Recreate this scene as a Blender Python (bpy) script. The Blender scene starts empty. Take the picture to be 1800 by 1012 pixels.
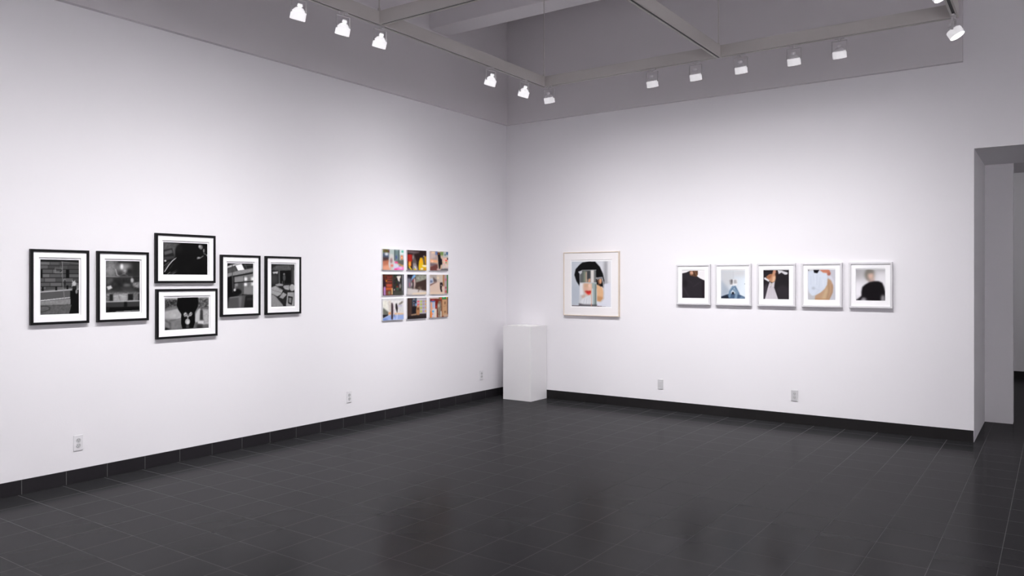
import bpy, bmesh, math, random
import numpy as np
from mathutils import Vector, Matrix
C = bpy.context.scene.collection
sc = bpy.context.scene
PI = math.pi

# ------------------------------------------------------------------ materials
def mat(name, col, rough=0.6, spec=0.5, metal=0.0, emit=None, es=0.0, bump=0.0, bscale=60.0, var=0.0):
    m = bpy.data.materials.new(name); m.use_nodes = True
    nt = m.node_tree; b = nt.nodes['Principled BSDF']
    b.inputs['Base Color'].default_value = (*col, 1)
    b.inputs['Roughness'].default_value = rough
    b.inputs['Specular IOR Level'].default_value = spec
    b.inputs['Metallic'].default_value = metal
    if emit is not None:
        b.inputs['Emission Color'].default_value = (*emit, 1); b.inputs['Emission Strength'].default_value = es
    if bump or var:
        tc = nt.nodes.new('ShaderNodeTexCoord'); n = nt.nodes.new('ShaderNodeTexNoise')
        n.inputs['Scale'].default_value = bscale; n.inputs['Detail'].default_value = 3
        nt.links.new(tc.outputs['Object'], n.inputs['Vector'])
        if bump:
            bp = nt.nodes.new('ShaderNodeBump'); bp.inputs['Strength'].default_value = bump; bp.inputs['Distance'].default_value = .002
            nt.links.new(n.outputs['Fac'], bp.inputs['Height']); nt.links.new(bp.outputs['Normal'], b.inputs['Normal'])
        if var:
            mx = nt.nodes.new('ShaderNodeMixRGB'); mx.blend_type = 'MIX'
            mx.inputs['Color1'].default_value = (*[c*(1-var) for c in col], 1)
            mx.inputs['Color2'].default_value = (*[min(1, c*(1+var)) for c in col], 1)
            nt.links.new(n.outputs['Fac'], mx.inputs['Fac']); nt.links.new(mx.outputs['Color'], b.inputs['Base Color'])
    return m

def joint_material(name, tile, grout, axes, rough, spec, width=.003, rvar=.03, per_tile=.12, bumpy=0.0, grout_rough=.75, sheen=None):
    """tile colour broken by thin joints; axes = list of (axis index, pitch, offset)"""
    m = bpy.data.materials.new(name); m.use_nodes = True
    nt = m.node_tree; N = nt.nodes; L = nt.links; b = N['Principled BSDF']
    geo = N.new('ShaderNodeNewGeometry'); sep = N.new('ShaderNodeSeparateXYZ'); L.new(geo.outputs['Position'], sep.inputs[0])
    def math_(op, a, bb=None):
        n = N.new('ShaderNodeMath'); n.operation = op
        for i, v in enumerate((a, bb)):
            if v is None: continue
            if isinstance(v, (int, float)): n.inputs[i].default_value = v
            else: L.new(v, n.inputs[i])
        return n.outputs[0]
    cov = None; cells = []
    for ax, pitch, off in axes:
        t = math_('DIVIDE', math_('SUBTRACT', sep.outputs[ax], off), pitch)
        cells.append(math_('FLOOR', math_('ADD', t, .0)))
        fr = math_('FRACT', math_('ADD', t, 0.5))
        d = math_('ABSOLUTE', math_('SUBTRACT', fr, 0.5))
        line = math_('LESS_THAN', d, width/2/pitch)
        cov = line if cov is None else math_('MAXIMUM', cov, line)
    cmb = N.new('ShaderNodeCombineXYZ')
    for i, c_ in enumerate(cells): L.new(c_, cmb.inputs[i])
    wn = N.new('ShaderNodeTexWhiteNoise'); wn.noise_dimensions = '3D'; L.new(cmb.outputs[0], wn.inputs['Vector'])
    mx = N.new('ShaderNodeMixRGB')
    mx.inputs['Color1'].default_value = (*[c*(1-per_tile) for c in tile], 1)
    mx.inputs['Color2'].default_value = (*[c*(1+per_tile) for c in tile], 1)
    L.new(wn.outputs['Value'], mx.inputs['Fac'])
    mg = N.new('ShaderNodeMixRGB'); L.new(cov, mg.inputs['Fac']); L.new(mx.outputs[0], mg.inputs['Color1'])
    mg.inputs['Color2'].default_value = (*grout, 1); L.new(mg.outputs[0], b.inputs['Base Color'])
    nz = N.new('ShaderNodeTexNoise'); nz.inputs['Scale'].default_value = 3.0; L.new(geo.outputs['Position'], nz.inputs['Vector'])
    r = math_('ADD', math_('MULTIPLY', math_('SUBTRACT', nz.outputs['Fac'], .5), rvar*2), rough)
    rm = math_('ADD', math_('MULTIPLY', cov, grout_rough-rough), r); L.new(rm, b.inputs['Roughness'])
    sp = math_('SUBTRACT', spec, math_('MULTIPLY', cov, spec*.9)); L.new(sp, b.inputs['Specular IOR Level'])
    if bumpy:
        n2 = N.new('ShaderNodeTexNoise'); n2.inputs['Scale'].default_value = 9.0; L.new(geo.outputs['Position'], n2.inputs['Vector'])
        bp = N.new('ShaderNodeBump'); bp.inputs['Strength'].default_value = bumpy; bp.inputs['Distance'].default_value = .002
        L.new(n2.outputs['Fac'], bp.inputs['Height']); L.new(bp.outputs['Normal'], b.inputs['Normal'])
    if sheen:      # matt body under a thin worn polish
        di = N.new('ShaderNodeBsdfDiffuse'); gl = N.new('ShaderNodeBsdfGlossy'); mixs = N.new('ShaderNodeMixShader')
        L.new(mg.outputs[0], di.inputs['Color']); L.new(rm, gl.inputs['Roughness'])
        gl.inputs['Color'].default_value = (1, 1, 1, 1)
        if bumpy: L.new(bp.outputs['Normal'], gl.inputs['Normal'])
        lw = N.new('ShaderNodeLayerWeight'); lw.inputs['Blend'].default_value = .5
        fac = math_('ADD', math_('MULTIPLY', math_('POWER', lw.outputs['Facing'], sheen[2]), sheen[1]), sheen[0])
        fac = math_('MULTIPLY', fac, math_('SUBTRACT', 1.0, math_('MULTIPLY', cov, .75)))
        L.new(fac, mixs.inputs['Fac']); L.new(di.outputs[0], mixs.inputs[1]); L.new(gl.outputs[0], mixs.inputs[2])
        L.new(mixs.outputs[0], N['Material Output'].inputs['Surface'])
    return m

WHITE = (.82, .805, .83)
M = dict(
    wall=mat('wall_paint', WHITE, .9, .15, bump=.15, bscale=90),
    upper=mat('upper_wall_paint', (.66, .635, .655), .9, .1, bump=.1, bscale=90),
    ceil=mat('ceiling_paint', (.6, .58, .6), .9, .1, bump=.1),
    rail=mat('rail_paint', (.50, .475, .46), .6, .3, var=.03, bscale=8),
    slot=mat('track_channel_black', (.02, .02, .02), .5, .3, var=.05),
    floor=joint_material('charcoal_floor_tile', (.0225, .0222, .0238), (.095, .095, .098),
                         [(0, .3048, .003), (1, .3048, -.64*.3048)], .2, .5, .0030, .02, .06, .06, sheen=(.033, .092, 3.2)),
    base=joint_material('charcoal_base_tile', (.017, .0155, .018), (.13, .13, .13), [(1, .3048, -.56*.3048)], .4, .25, .004, .02, .1),
    base_b=joint_material('charcoal_base_tile_dull', (.013, .012, .0125), (.03, .029, .028), [(0, .3048, .003)], .5, .2, .003, .02, .15),
    black=mat('black_frame_lacquer', (.0055, .005, .006), .45, .18, var=.1, bscale=20),
    whitef=mat('white_frame_lacquer', (.68, .67, .69), .45, .4, var=.02, bscale=20),
    wood=mat('pale_wood_frame', (.70, .60, .50), .5, .3, var=.06, bscale=30),
    matb=mat('mat_board', (.93, .925, .935), .85, .1, var=.005, bscale=50),
    matw=mat('warm_mat_board', (.84, .815, .815), .85, .1, var=.005, bscale=50),
    paper=mat('print_paper', (.86, .86, .87), .7, .2, var=.005),
    panel=mat('panel_edge_white', (.75, .74, .75), .6, .3, var=.02),
    plinth=mat('plinth_white_paint', (.79, .78, .79), .65, .3, bump=.1, bscale=50, var=.01),
    plate=mat('outlet_plastic', (.60, .595, .61), .4, .4, var=.02),
    plate_l=mat('outlet_plastic_white', (.74, .73, .75), .4, .4, var=.01),
    socket=mat('outlet_socket', (.52, .52, .53), .4, .4, var=.02),
    dark=mat('socket_slot', (.12, .12, .12), .6, .2, var=.02),
    # room light falling on the housings, painted in as emission, stronger on the left rail
    lamp=mat('lamp_enamel_painted_light', (.85, .84, .86), .4, .4, emit=(1, .98, 1), es=.42, var=.01),
    dome=mat('lamp_dome_enamel_shaded', (.7, .68, .70), .4, .4, var=.01),  # shaded dome copy: darker enamel without the added emission
    lamp_bright=mat('lamp_enamel_painted_light_strong', (.85, .84, .86), .4, .4, emit=(1, .98, 1), es=.68, var=.01),
    dome_bright=mat('lamp_dome_painted_light', (.85, .84, .86), .4, .4, emit=(1, .98, 1), es=.65, var=.01),  # lit dome copy, light put in as emission
    metal=mat('lamp_bracket_paint', (.5, .48, .49), .5, .4, var=.02),
    lens=mat('lamp_lens_lit', (.9, .9, .9), .3, .5, emit=(1, .98, .97), es=12, var=.01),
    cream=mat('cream_paper', (.80, .80, .70), .7, .2, var=.01),
)

# photographs: colours stored per vertex of the print, made by the painter below
def print_material():
    m = bpy.data.materials.new('photographic_print'); m.use_nodes = True
    nt = m.node_tree; b = nt.nodes['Principled BSDF']
    a = nt.nodes.new('ShaderNodeAttribute'); a.attribute_name = 'ink'
    nt.links.new(a.outputs['Color'], b.inputs['Base Color'])
    b.inputs['Roughness'].default_value = .45; b.inputs['Specular IOR Level'].default_value = .12
    return m
M['print'] = print_material()

# ------------------------------------------------------------------ mesh helpers
def tag(o, label=None, cat=None, group=None, kind=None):
    if label: o['label'] = label
    if cat: o['category'] = cat
    if group: o['group'] = group
    if kind: o['kind'] = kind
    return o

def obj(name, bm, m, parent=None, smooth=False):
    me = bpy.data.meshes.new(name); bm.normal_update(); bm.to_mesh(me); bm.free()
    for mm in (m if isinstance(m, (list, tuple)) else [m]): me.materials.append(mm)
    if smooth:
        for p in me.polygons: p.use_smooth = True
        try: me.set_sharp_from_angle(angle=math.radians(40))
        except Exception: pass
    o = bpy.data.objects.new(name, me); C.objects.link(o)
    if parent: o.parent = parent
    return o

def empty(name, loc, rot=(0, 0, 0)):
    o = bpy.data.objects.new(name, None); C.objects.link(o); o.location = loc; o.rotation_euler = rot
    o.empty_display_size = .1
    return o

def box(bm, a, b, mi=0, bev=0.0, seg=2):
    a = Vector(a); b = Vector(b)
    r = bmesh.ops.create_cube(bm, size=1.0)
    vs = r['verts']
    c = (a+b)/2; s = b-a
    for v in vs: v.co = Vector((v.co.x*s.x, v.co.y*s.y, v.co.z*s.z))+c
    fs = {f for v in vs for f in v.link_faces}
    for f in fs: f.material_index = mi
    if bev:
        es = list({e for v in vs for e in v.link_edges})
        bmesh.ops.bevel(bm, geom=es, offset=bev, segments=seg, affect='EDGES', profile=.5)
    return vs

def new(): return bmesh.new()

def boxobj(name, a, b, m, parent=None, bev=0.0):
    bm = new(); box(bm, a, b, bev=bev); return obj(name, bm, m, parent)

def tube(bm, p, q, r, seg=12, r2=None):
    p = Vector(p); q = Vector(q); d = q-p
    mtx = Matrix.Translation((p+q)/2) @ d.to_track_quat('Z', 'Y').to_matrix().to_4x4()
    bmesh.ops.create_cone(bm, cap_ends=True, segments=seg, radius1=r, radius2=r if r2 is None else r2, depth=d.length, matrix=mtx)

def lathe(bm, prof, seg=32, mtx=Matrix()):
    rings = []
    for r, z in prof:
        if r < 1e-6: rings.append([bm.verts.new(mtx @ Vector((0, 0, z)))])
        else: rings.append([bm.verts.new(mtx @ Vector((r*math.cos(2*PI*i/seg), r*math.sin(2*PI*i/seg), z))) for i in range(seg)])
    for A, B in zip(rings, rings[1:]):
        for i in range(seg):
            j = (i+1) % seg
            if len(A) == 1 and len(B) == 1: continue
            if len(A) == 1: bm.faces.new((A[0], B[i], B[j]))
            elif len(B) == 1: bm.faces.new((A[i], A[j], B[0]))
            else: bm.faces.new((A[i], A[j], B[j], B[i]))

def frame_ring(bm, w, h, fw, d0, d1, chamfer=.0):
    """mitred picture frame, local: x right, z up, front towards -y; outer w x h, moulding fw, from y=-d0 (wall) to -d1"""
    prof = [(0, d0), (0, d1-chamfer), (chamfer, d1), (fw-chamfer*.6, d1), (fw, d1-chamfer*.6), (fw, d0)]
    rings = []
    for ins, dep in prof:
        x = w/2-ins; z = h/2-ins
        rings.append([bm.verts.new((sx*x, -dep, sz*z)) for sx, sz in ((-1, -1), (1, -1), (1, 1), (-1, 1))])
    n = len(prof)
    for k in range(n):
        A = rings[k]; B = rings[(k+1) % n]
        for i in range(4):
            j = (i+1) % 4
            bm.faces.new((A[i], A[j], B[j], B[i]))
    bmesh.ops.recalc_face_normals(bm, faces=bm.faces[:])

# ------------------------------------------------------------------ the setting
X1, Y1, H = 10.0, -12.6, 5.0
XO = 5.408            # where the end wall stops at the opening
ZU = 3.59; T = .05    # the furred-out upper wall
ZH = 2.765            # head of the opening
YP = 1.31             # far face of the passage
def struct(name, bm, m, **k): return tag(obj(name, bm, m, **k), kind='structure')

bm = new(); box(bm, (-.25, Y1-.2, -.2), (X1+.2, 6.2, 0)); struct('floor', bm, M['floor'])
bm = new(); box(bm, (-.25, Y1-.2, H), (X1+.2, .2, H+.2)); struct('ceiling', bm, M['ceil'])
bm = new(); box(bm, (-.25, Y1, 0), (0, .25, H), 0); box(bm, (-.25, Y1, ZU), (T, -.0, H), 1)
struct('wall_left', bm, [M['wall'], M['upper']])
# wall behind the plinth: solid up to the opening, header over the opening
bm = new()
box(bm, (0, 0, 0), (XO, YP, H), 0)
box(bm, (XO, 0, ZH), (X1, YP, H), 0)
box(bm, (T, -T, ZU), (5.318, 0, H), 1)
box(bm, (8.6, 0, 0), (X1, YP, ZH), 0)
struct('wall_back', bm, [M['wall'], M['upper']])
bm = new(); box(bm, (X1, Y1, 0), (X1+.2, 6.2, H)); struct('wall_right', bm, M['wall'])
bm = new(); box(bm, (-.25, Y1-.2, 0), (X1+.2, Y1, H)); struct('wall_front', bm, M['wall'])
# passage: short wall stub facing the gallery, then the next room
bm = new(); box(bm, (4.2, YP, 0), (5.665, YP+.16, 3.2)); struct('wall_passage', bm, M['wall'])
bm = new(); box(bm, (4.0, 6.0, 0), (X1, 6.2, 3.2)); struct('wall_far', bm, M['wall'])
bm = new(); box(bm, (4.0, YP+.16, 0), (4.2, 6.0, 3.2)); struct('wall_side', bm, M['wall'])
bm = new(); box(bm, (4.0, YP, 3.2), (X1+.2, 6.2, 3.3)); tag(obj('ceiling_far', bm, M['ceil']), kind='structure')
# baseboards of cut floor tile
struct_ = []
bm = new(); box(bm, (0, Y1, 0), (.010, -.0, .104), bev=.0015); struct('baseboard_left', bm, M['base'])
bm = new(); box(bm, (.010, -.010, 0), (XO-.004, 0, .110), bev=.0015); struct('baseboard_back', bm, M['base_b'])
bm = new(); box(bm, (4.2, 5.99, 0), (X1, 6.0, .102), bev=.0015); struct('baseboard_far', bm, M['base_b'])
# structural beams under the ceiling
for yb in (-1.45, -4.95, -8.45):
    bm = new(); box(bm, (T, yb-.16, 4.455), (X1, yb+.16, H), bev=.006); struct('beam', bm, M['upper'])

# ------------------------------------------------------------------ suspended lighting grid
ZR = 3.5; RW = .05; RH = .10
XA, XB, XC, XD = 1.75, 3.59, 5.42, 8.2; YA, YB, YC, YD = -1.79, -4.15, -6.51, -8.87
grid = empty('lighting_grid', (XA, YA, ZR))
tag(grid, 'grey suspended grid of rails carrying the white spotlights', 'lighting grid')
def rail(p, q):
    """C-section rail from p to q (axis aligned), open slot underneath, children of the grid"""
    px, py = p[0]-XA, p[1]-YA; qx, qy = q[0]-XA, q[1]-YA
    bm = new(); bs = new()
    lx = abs(qx-px) > abs(qy-py)
    def strip(b_, o0, o1, z0, z1, bev=0):
        if lx: box(b_, (min(px, qx), py+o0, z0), (max(px, qx), py+o1, z1), bev=bev)
        else: box(b_, (px+o0, min(py, qy), z0), (px+o1, max(py, qy), z1), bev=bev)
    strip(bm, -RW/2, -RW/2+.014, 0, RH); strip(bm, RW/2-.014, RW/2, 0, RH); strip(bm, -RW/2+.014, RW/2-.014, .03, RH)
    strip(bs, -RW/2+.0141, RW/2-.0141, .006, .030)
    r = obj('rail', bm, M['rail'], grid); obj('power_channel', bs, M['slot'], r)
h_ = RW/2
for xr in (XA, XB, XC): rail((xr, YA+h_), (xr, YD-h_))
rail((XD, YB), (XD, YD-h_)); rail((XC+h_, YD), (XD-h_, YD))  # unseen rails added to carry the fill spotlights
for yr in (YA, YB, YC, YD):
    rail((XA+h_, yr), (XB-h_, yr)); rail((XB+h_, yr), (XC-h_, yr))
for xr in (XA, XB, XC):
    for yr in (YA, YB, YC, YD):
        bm = new(); tube(bm, (xr-XA, yr-YA, RH-.005), (xr-XA, yr-YA, H-ZR), .005, 8)
        tube(bm, (xr-XA, yr-YA, RH), (xr-XA, yr-YA, RH+.03), .012, 10)
        obj('suspension_rod', bm, M['rail'], grid)

# ------------------------------------------------------------------ spotlights
def bms_head():
    bm = new()   # axis along local z: lens end at z=-.055, back at +
    lathe(bm, [(0, .006), (.046, .006), (.051, .004), (.053, .0), (.053, -.050), (.051, -.052), (.048, -.050), (.046, -.002), (0, -.002)])
    bmesh.ops.recalc_face_normals(bm, faces=bm.faces[:]); return bm
def bms_dome():
    bm = new(); lathe(bm, [(0, .034), (.014, .033), (.027, .028), (.036, .018), (.041, .010), (.045, .0062), (0, .0062)])
    bmesh.ops.recalc_face_normals(bm, faces=bm.faces[:]); return bm
def bms_cap():
    bm = new(); lathe(bm, [(0, .058), (.012, .058), (.0165, .054), (.018, .040), (.017, .037), (.010, .036), (.010, .032), (0, .032)], 24)
    bmesh.ops.recalc_face_normals(bm, faces=bm.faces[:]); return bm
def bms_lens():
    bm = new(); lathe(bm, [(0, -.049), (.03, -.0495), (.0475, -.051), (.0475, -.046), (0, -.044)])
    bmesh.ops.recalc_face_normals(bm, faces=bm.faces[:]); return bm
def bms_arm(s):
    bm = new()   # flat yoke arm hanging from the adapter, along local x = tilt axis
    box(bm, (s*.0575-.0018, -.008, -.125), (s*.0575+.0018, .008, -.030), bev=.0012)
    tube(bm, (s*.052, 0, -.118), (s*.062, 0, -.118), .006, 12)
    return bm
def bms_bridge():
    bm = new(); box(bm, (-.0593, -.008, -.033), (.0593, .008, -.029), bev=.001); return bm
def bms_adapter():
    bm = new(); box(bm, (-.035, -.010, -.016), (.035, .010, 0), bev=.002); tube(bm, (0, 0, -.033), (0, 0, -.010), .012, 16); return bm
protos = {}; SPREAD = math.radians(36)
def mesh_of(key, fn):
    if key not in protos:
        bm = fn(); me = bpy.data.meshes.new(key); bm.normal_update(); bm.to_mesh(me); bm.free()
        for p in me.polygons: p.use_smooth = True
        me.set_sharp_from_angle(angle=math.radians(35)); protos[key] = me
    return protos[key]
def spotlight(x, y, az, tilt, label, power, baz=None, btilt=None, bright=False, group='track spotlights', cone=170, blend=.35):
    """az: compass angle (radians) the lamp points to in plan, tilt from straight down"""
    root = empty('track_spotlight', (x, y, ZR), (0, 0, az-PI/2))      # local +y = aim direction, local x = tilt axis
    tag(root, label, 'spotlight', group)
    def part(name, key, fn, m, parent, loc=(0, 0, 0), rot=(0, 0, 0)):
        me = mesh_of(key, fn)
        if not me.materials: me.materials.append(m)
        o = bpy.data.objects.new(name, me); C.objects.link(o); o.parent = parent; o.location = loc; o.rotation_euler = rot; return o
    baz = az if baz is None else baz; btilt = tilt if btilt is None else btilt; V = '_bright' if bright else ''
    part('adapter', 'adapter', bms_adapter, M['metal'], root)
    part('bracket_bridge', 'bridge', bms_bridge, M['metal'], root)
    for s in (-1, 1): part('bracket_arm', 'arm%d' % s, lambda s=s: bms_arm(s), M['metal'], root)
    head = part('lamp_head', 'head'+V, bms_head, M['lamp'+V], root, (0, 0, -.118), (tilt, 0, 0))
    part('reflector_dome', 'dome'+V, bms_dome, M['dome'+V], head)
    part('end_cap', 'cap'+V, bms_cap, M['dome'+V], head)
    part('lens', 'lens', bms_lens, M['lens'], head)
    ld = bpy.data.lights.new('spot', 'SPOT'); ld.energy = power; ld.spot_size = math.radians(cone); ld.spot_blend = blend
    ld.shadow_soft_size = .045; ld.color = (1.0, .985, 1.0)
    # photometric spread of the reflector: strongest on the axis, long soft tail
    ld.use_nodes = True; nt = ld.node_tree; em = nt.nodes['Emission']
    ax = Vector((math.cos(baz)*math.sin(btilt), math.sin(baz)*math.sin(btilt), -math.cos(btilt)))
    geo = nt.nodes.new('ShaderNodeNewGeometry'); dp = nt.nodes.new('ShaderNodeVectorMath'); dp.operation = 'DOT_PRODUCT'
    nt.links.new(geo.outputs['Incoming'], dp.inputs[0]); dp.inputs[1].default_value = ax
    last = dp.outputs['Value']
    for op, v in (('ABSOLUTE', None), ('MINIMUM', 1.0), ('ARCCOSINE', None), ('MULTIPLY', 1/SPREAD), ('POWER', 1.7), ('MULTIPLY', -1.0), ('EXPONENT', None)):
        mm = nt.nodes.new('ShaderNodeMath'); mm.operation = op; nt.links.new(last, mm.inputs[0])
        if v is not None: mm.inputs[1].default_value = v
        last = mm.outputs[0]
    nt.links.new(last, em.inputs['Strength'])
    lo = bpy.data.objects.new('spot_beam', ld); C.objects.link(lo); lo.parent = head; lo.location = (0, 0, -.058)
    return root
TL = math.radians(28); P0 = 160
for y, lab in ((-4.93, 'white spotlight at the top edge of the picture, nearest on the left rail'),
               (-4.52, 'white spotlight on the left rail, just nearer than the rail junction'),
               (-4.14, 'white spotlight hanging right under the junction of left rail and cross rail'),
               (-2.70, 'white spotlight on the left rail, farther of the gap beyond the rail junction'),
               (-2.15, 'white spotlight on the left rail, last one before the far corner of the grid')):
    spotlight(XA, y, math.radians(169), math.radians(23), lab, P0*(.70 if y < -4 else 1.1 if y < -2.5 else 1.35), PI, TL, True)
for x, lab in ((1.81, 'small white spotlight right under the far corner of the lighting grid'),
               (2.95, 'white spotlight on the far rail, first one right of the grid corner'),
               (3.375, 'white spotlight on the far rail, just left of the middle rail junction'),
               (3.79, 'white spotlight on the far rail, just right of the middle rail junction'),
               (4.24, 'white spotlight on the far rail, second one right of the middle junction'),
               (4.60, 'white spotlight on the far rail, rightmost of those aimed at the far wall')):
    spotlight(x, YA, PI/2, math.radians(19), lab, P0*{1.81: 1.7, 2.95: 1.2, 3.375: .65, 3.79: .5, 4.24: .55, 4.60: .95}[x], PI/2, TL)
spotlight(XC, -1.87, math.radians(-5), math.radians(28), 'white spotlight with its bright lens showing, at the right end of the grid', P0*.6, math.radians(20), math.radians(36))
spotlight(XC, -2.83, math.radians(-10), math.radians(33), 'spotlight cut off by the top edge, only its bright lens showing', P0*.6, math.radians(-10), math.radians(33))
for (x, y, az) in ((XA, -5.5, PI), (XA, -6.15, PI), (XA, -7.0, PI), (XD, -5.0, 0), (XD, -6.2, 0), (XD, -7.6, 0), (2.7, YD, -PI/2), (4.4, YD, -PI/2), (6.2, YD, -PI/2)):  # unseen lamps; those beyond the left rail added for ambient fill
    spotlight(x, y, az, TL, 'unseen white spotlight added to light the room', P0*(.75 if x == XA else 11), None, None, x == XA, 'unseen added spotlights')

# unseen light added to brighten the passage and next room
cl = empty('added_fill_light', (7.4, 4.0, 3.2)); tag(cl, 'unseen white lamp added to brighten the next room', 'added fill light')
bm = new(); lathe(bm, [(0, 0), (.17, 0), (.17, -.03), (.15, -.04)], 40); obj('lamp_base', bm, M['plate'], cl, True)
bm = new(); lathe(bm, [(.15, -.035), (.13, -.06), (.07, -.08), (0, -.085)], 40); obj('diffuser', bm, M['lens'], cl, True)
ld = bpy.data.lights.new('lamp', 'POINT'); ld.energy = 31; ld.shadow_soft_size = .12
lo = bpy.data.objects.new('fill_glow', ld); C.objects.link(lo); lo.parent = cl; lo.location = (0, 0, -.22)

# ------------------------------------------------------------------ painter for the photographs
class Pic:
    def __init__(s, W, Hh, rect, bg, seed=1):
        s.W, s.H, s.rect = W, Hh, rect
        bg = np.array(bg if hasattr(bg, '__len__') else (bg,)*3, float)
        s.a = np.ones((Hh, W, 3))*bg
        x0, y0, x1, y1 = rect
        s.X, s.Y = np.meshgrid(x0+(np.arange(W))/(W-1)*(x1-x0), y0+(np.arange(Hh))/(Hh-1)*(y1-y0))
        s.px = (x1-x0)/W
        s.rng = np.random.default_rng(seed)
    @staticmethod
    def blur2(m, r):
        if r <= 0: return m
        k = int(math.ceil(r*2.5)); g = np.exp(-np.arange(-k, k+1)**2/(2*r*r)); g /= g.sum()
        m = np.pad(m, ((k, k), (k, k)), mode='edge')
        m = sum(g[i]*m[:, i:m.shape[1]-2*k+i] for i in range(2*k+1))
        return sum(g[i]*m[i:m.shape[0]-2*k+i, :] for i in range(2*k+1))
    def put(s, m, c, blur, al):
        m = s.blur2(m, max(blur, .35))*al
        c = np.array(c if hasattr(c, '__len__') else (c,)*3, float)
        s.a = s.a*(1-m[..., None])+c*m[..., None]; return s
    def P(s, pts, c, blur=0, al=1):
        m = np.zeros((s.H, s.W))
        for dx in (-.25, .25):
            for dy in (-.25, .25):
                X = s.X+dx*s.px; Y = s.Y+dy*s.px; ins = np.zeros((s.H, s.W), bool); n = len(pts)
                for i in range(n):
                    x1, y1 = pts[i]; x2, y2 = pts[(i+1) % n]
                    if y1 == y2: continue
                    c_ = ((y1 > Y) != (y2 > Y)) & (X < (x2-x1)*(Y-y1)/(y2-y1)+x1); ins ^= c_
                m += ins/4
        return s.put(m, c, blur, al)
    def R(s, x0, y0, x1, y1, c, blur=0, al=1): return s.P([(x0, y0), (x1, y0), (x1, y1), (x0, y1)], c, blur, al)
    def E(s, cx, cy, rx, ry, c, blur=0, al=1):
        d = np.sqrt(((s.X-cx)/rx)**2+((s.Y-cy)/ry)**2)
        m = np.clip((1-d)*min(rx, ry)/s.px+.5, 0, 1); return s.put(m, c, blur, al)
    def L(s, pts, w, c, blur=0, al=1):
        m = np.zeros((s.H, s.W))
        for (x1, y1), (x2, y2) in zip(pts, pts[1:]):
            dx, dy = x2-x1, y2-y1; t = np.clip(((s.X-x1)*dx+(s.Y-y1)*dy)/(dx*dx+dy*dy+1e-9), 0, 1)
            d = np.hypot(s.X-x1-t*dx, s.Y-y1-t*dy); m = np.maximum(m, np.clip((w/2-d)/s.px+.5, 0, 1)*min(1, w/s.px+.2))
        return s.put(m, c, blur, al)
    def G(s, x0, y0, x1, y1, c0, c1):
        """directional gradient from point 0 to point 1 over the whole print"""
        dx, dy = x1-x0, y1-y0; t = np.clip(((s.X-x0)*dx+(s.Y-y0)*dy)/(dx*dx+dy*dy), 0, 1)[..., None]
        f = lambda c: np.array(c if hasattr(c, '__len__') else (c,)*3, float)
        s.a = f(c0)*(1-t)+f(c1)*t; return s
    def N(s, x0, y0, x1, y1, amp, r=1.0, mono=True, edge=1.0):
        n = s.rng.normal(size=(s.H, s.W, 1 if mono else 3))
        n = np.concatenate([s.blur2(n[..., i], r)[..., None] for i in range(n.shape[2])], 2); n /= n.std()
        m = ((s.X >= x0) & (s.X <= x1) & (s.Y >= y0) & (s.Y <= y1)).astype(float); m = s.blur2(m, edge)[..., None]
        s.a = s.a+n*amp*(.5 if mono else .4)*m; return s
    def rgb(s):
        a = np.clip(s.a, 3, 252)/255
        return np.where(a <= .04045, a/12.92, ((a+.055)/1.055)**2.4)*.93

def print_mesh(pic, w, h, y, parent, name='photograph', thick=.0006):
    """print w x h, local x right, z up, facing -y at depth y, with its paper thickness"""
    W, Hh = pic.W, pic.H
    xs = (np.arange(W)/(W-1)-.5)*w; zs = (.5-np.arange(Hh)/(Hh-1))*h
    co = np.zeros((Hh, W, 3)); co[..., 0] = xs[None]; co[..., 2] = zs[:, None]; co[..., 1] = y
    verts = co.reshape(-1, 3).tolist()
    idx = np.arange(W*Hh).reshape(Hh, W)
    f = np.stack([idx[1:, :-1], idx[1:, 1:], idx[:-1, 1:], idx[:-1, :-1]], -1).reshape(-1, 4).tolist()
    # paper edge and back
    ring = list(idx[0, :])+list(idx[1:, -1])+list(idx[-1, -2::-1])+list(idx[-2:0:-1, 0]); ring = [int(i) for i in ring]
    n0 = len(verts); verts += [(verts[i][0], y+thick, verts[i][2]) for i in ring]; n = len(ring)
    f += [[ring[i], ring[(i+1) % n], n0+(i+1) % n, n0+i] for i in range(n)]
    f.append([n0+i for i in range(n)])
    me = bpy.data.meshes.new(name); me.from_pydata(verts, [], f)
    ca = me.color_attributes.new('ink', 'FLOAT_COLOR', 'POINT')
    rgb = pic.rgb().reshape(-1, 3); rgb = np.concatenate([rgb, rgb[ring]], 0)
    ca.data.foreach_set('color', np.concatenate([rgb, np.ones((len(rgb), 1))], 1).astype(np.float32).ravel())
    me.materials.append(M['print']); me.validate()
    o = bpy.data.objects.new(name, me); C.objects.link(o); o.parent = parent; return o

pics = {}
# --- six black and white street photographs
p = Pic(74, 108, (197, 198, 625, 798), 62, 3)
for (y0, y1, xs) in ((225, 260, (197, 300, 420, 520, 625)), (263, 303, (197, 280, 400, 500, 625)), (308, 350, (218, 330, 440, 478, 512, 625)),
                     (357, 398, (218, 297, 420, 440, 512, 625)), (404, 446, (197, 240, 365, 460, 560, 625)), (452, 494, (197, 300, 430, 540, 625)), (499, 528, (197, 260, 370, 450, 560, 625))):
    for i, (a, b) in enumerate(zip(xs, xs[1:])): p.R(a+4, y0, b-4, y1-4, (72, 96, 84, 104, 66, 90)[(i*5+y0) % 6])
    p.L([(197, y1), (625, y1)], 7, 22)
p.R(197, 198, 625, 224, 26).R(400, 230, 625, 300, 52, 1, .6).R(197, 308, 219, 400, 6).R(478, 308, 513, 400, 8)
p.L([(358, 290), (433, 292), (433, 345), (358, 343), (358, 290)], 6, 128).R(370, 300, 425, 322, 60).L([(412, 330), (436, 312)], 7, 15)
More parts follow.
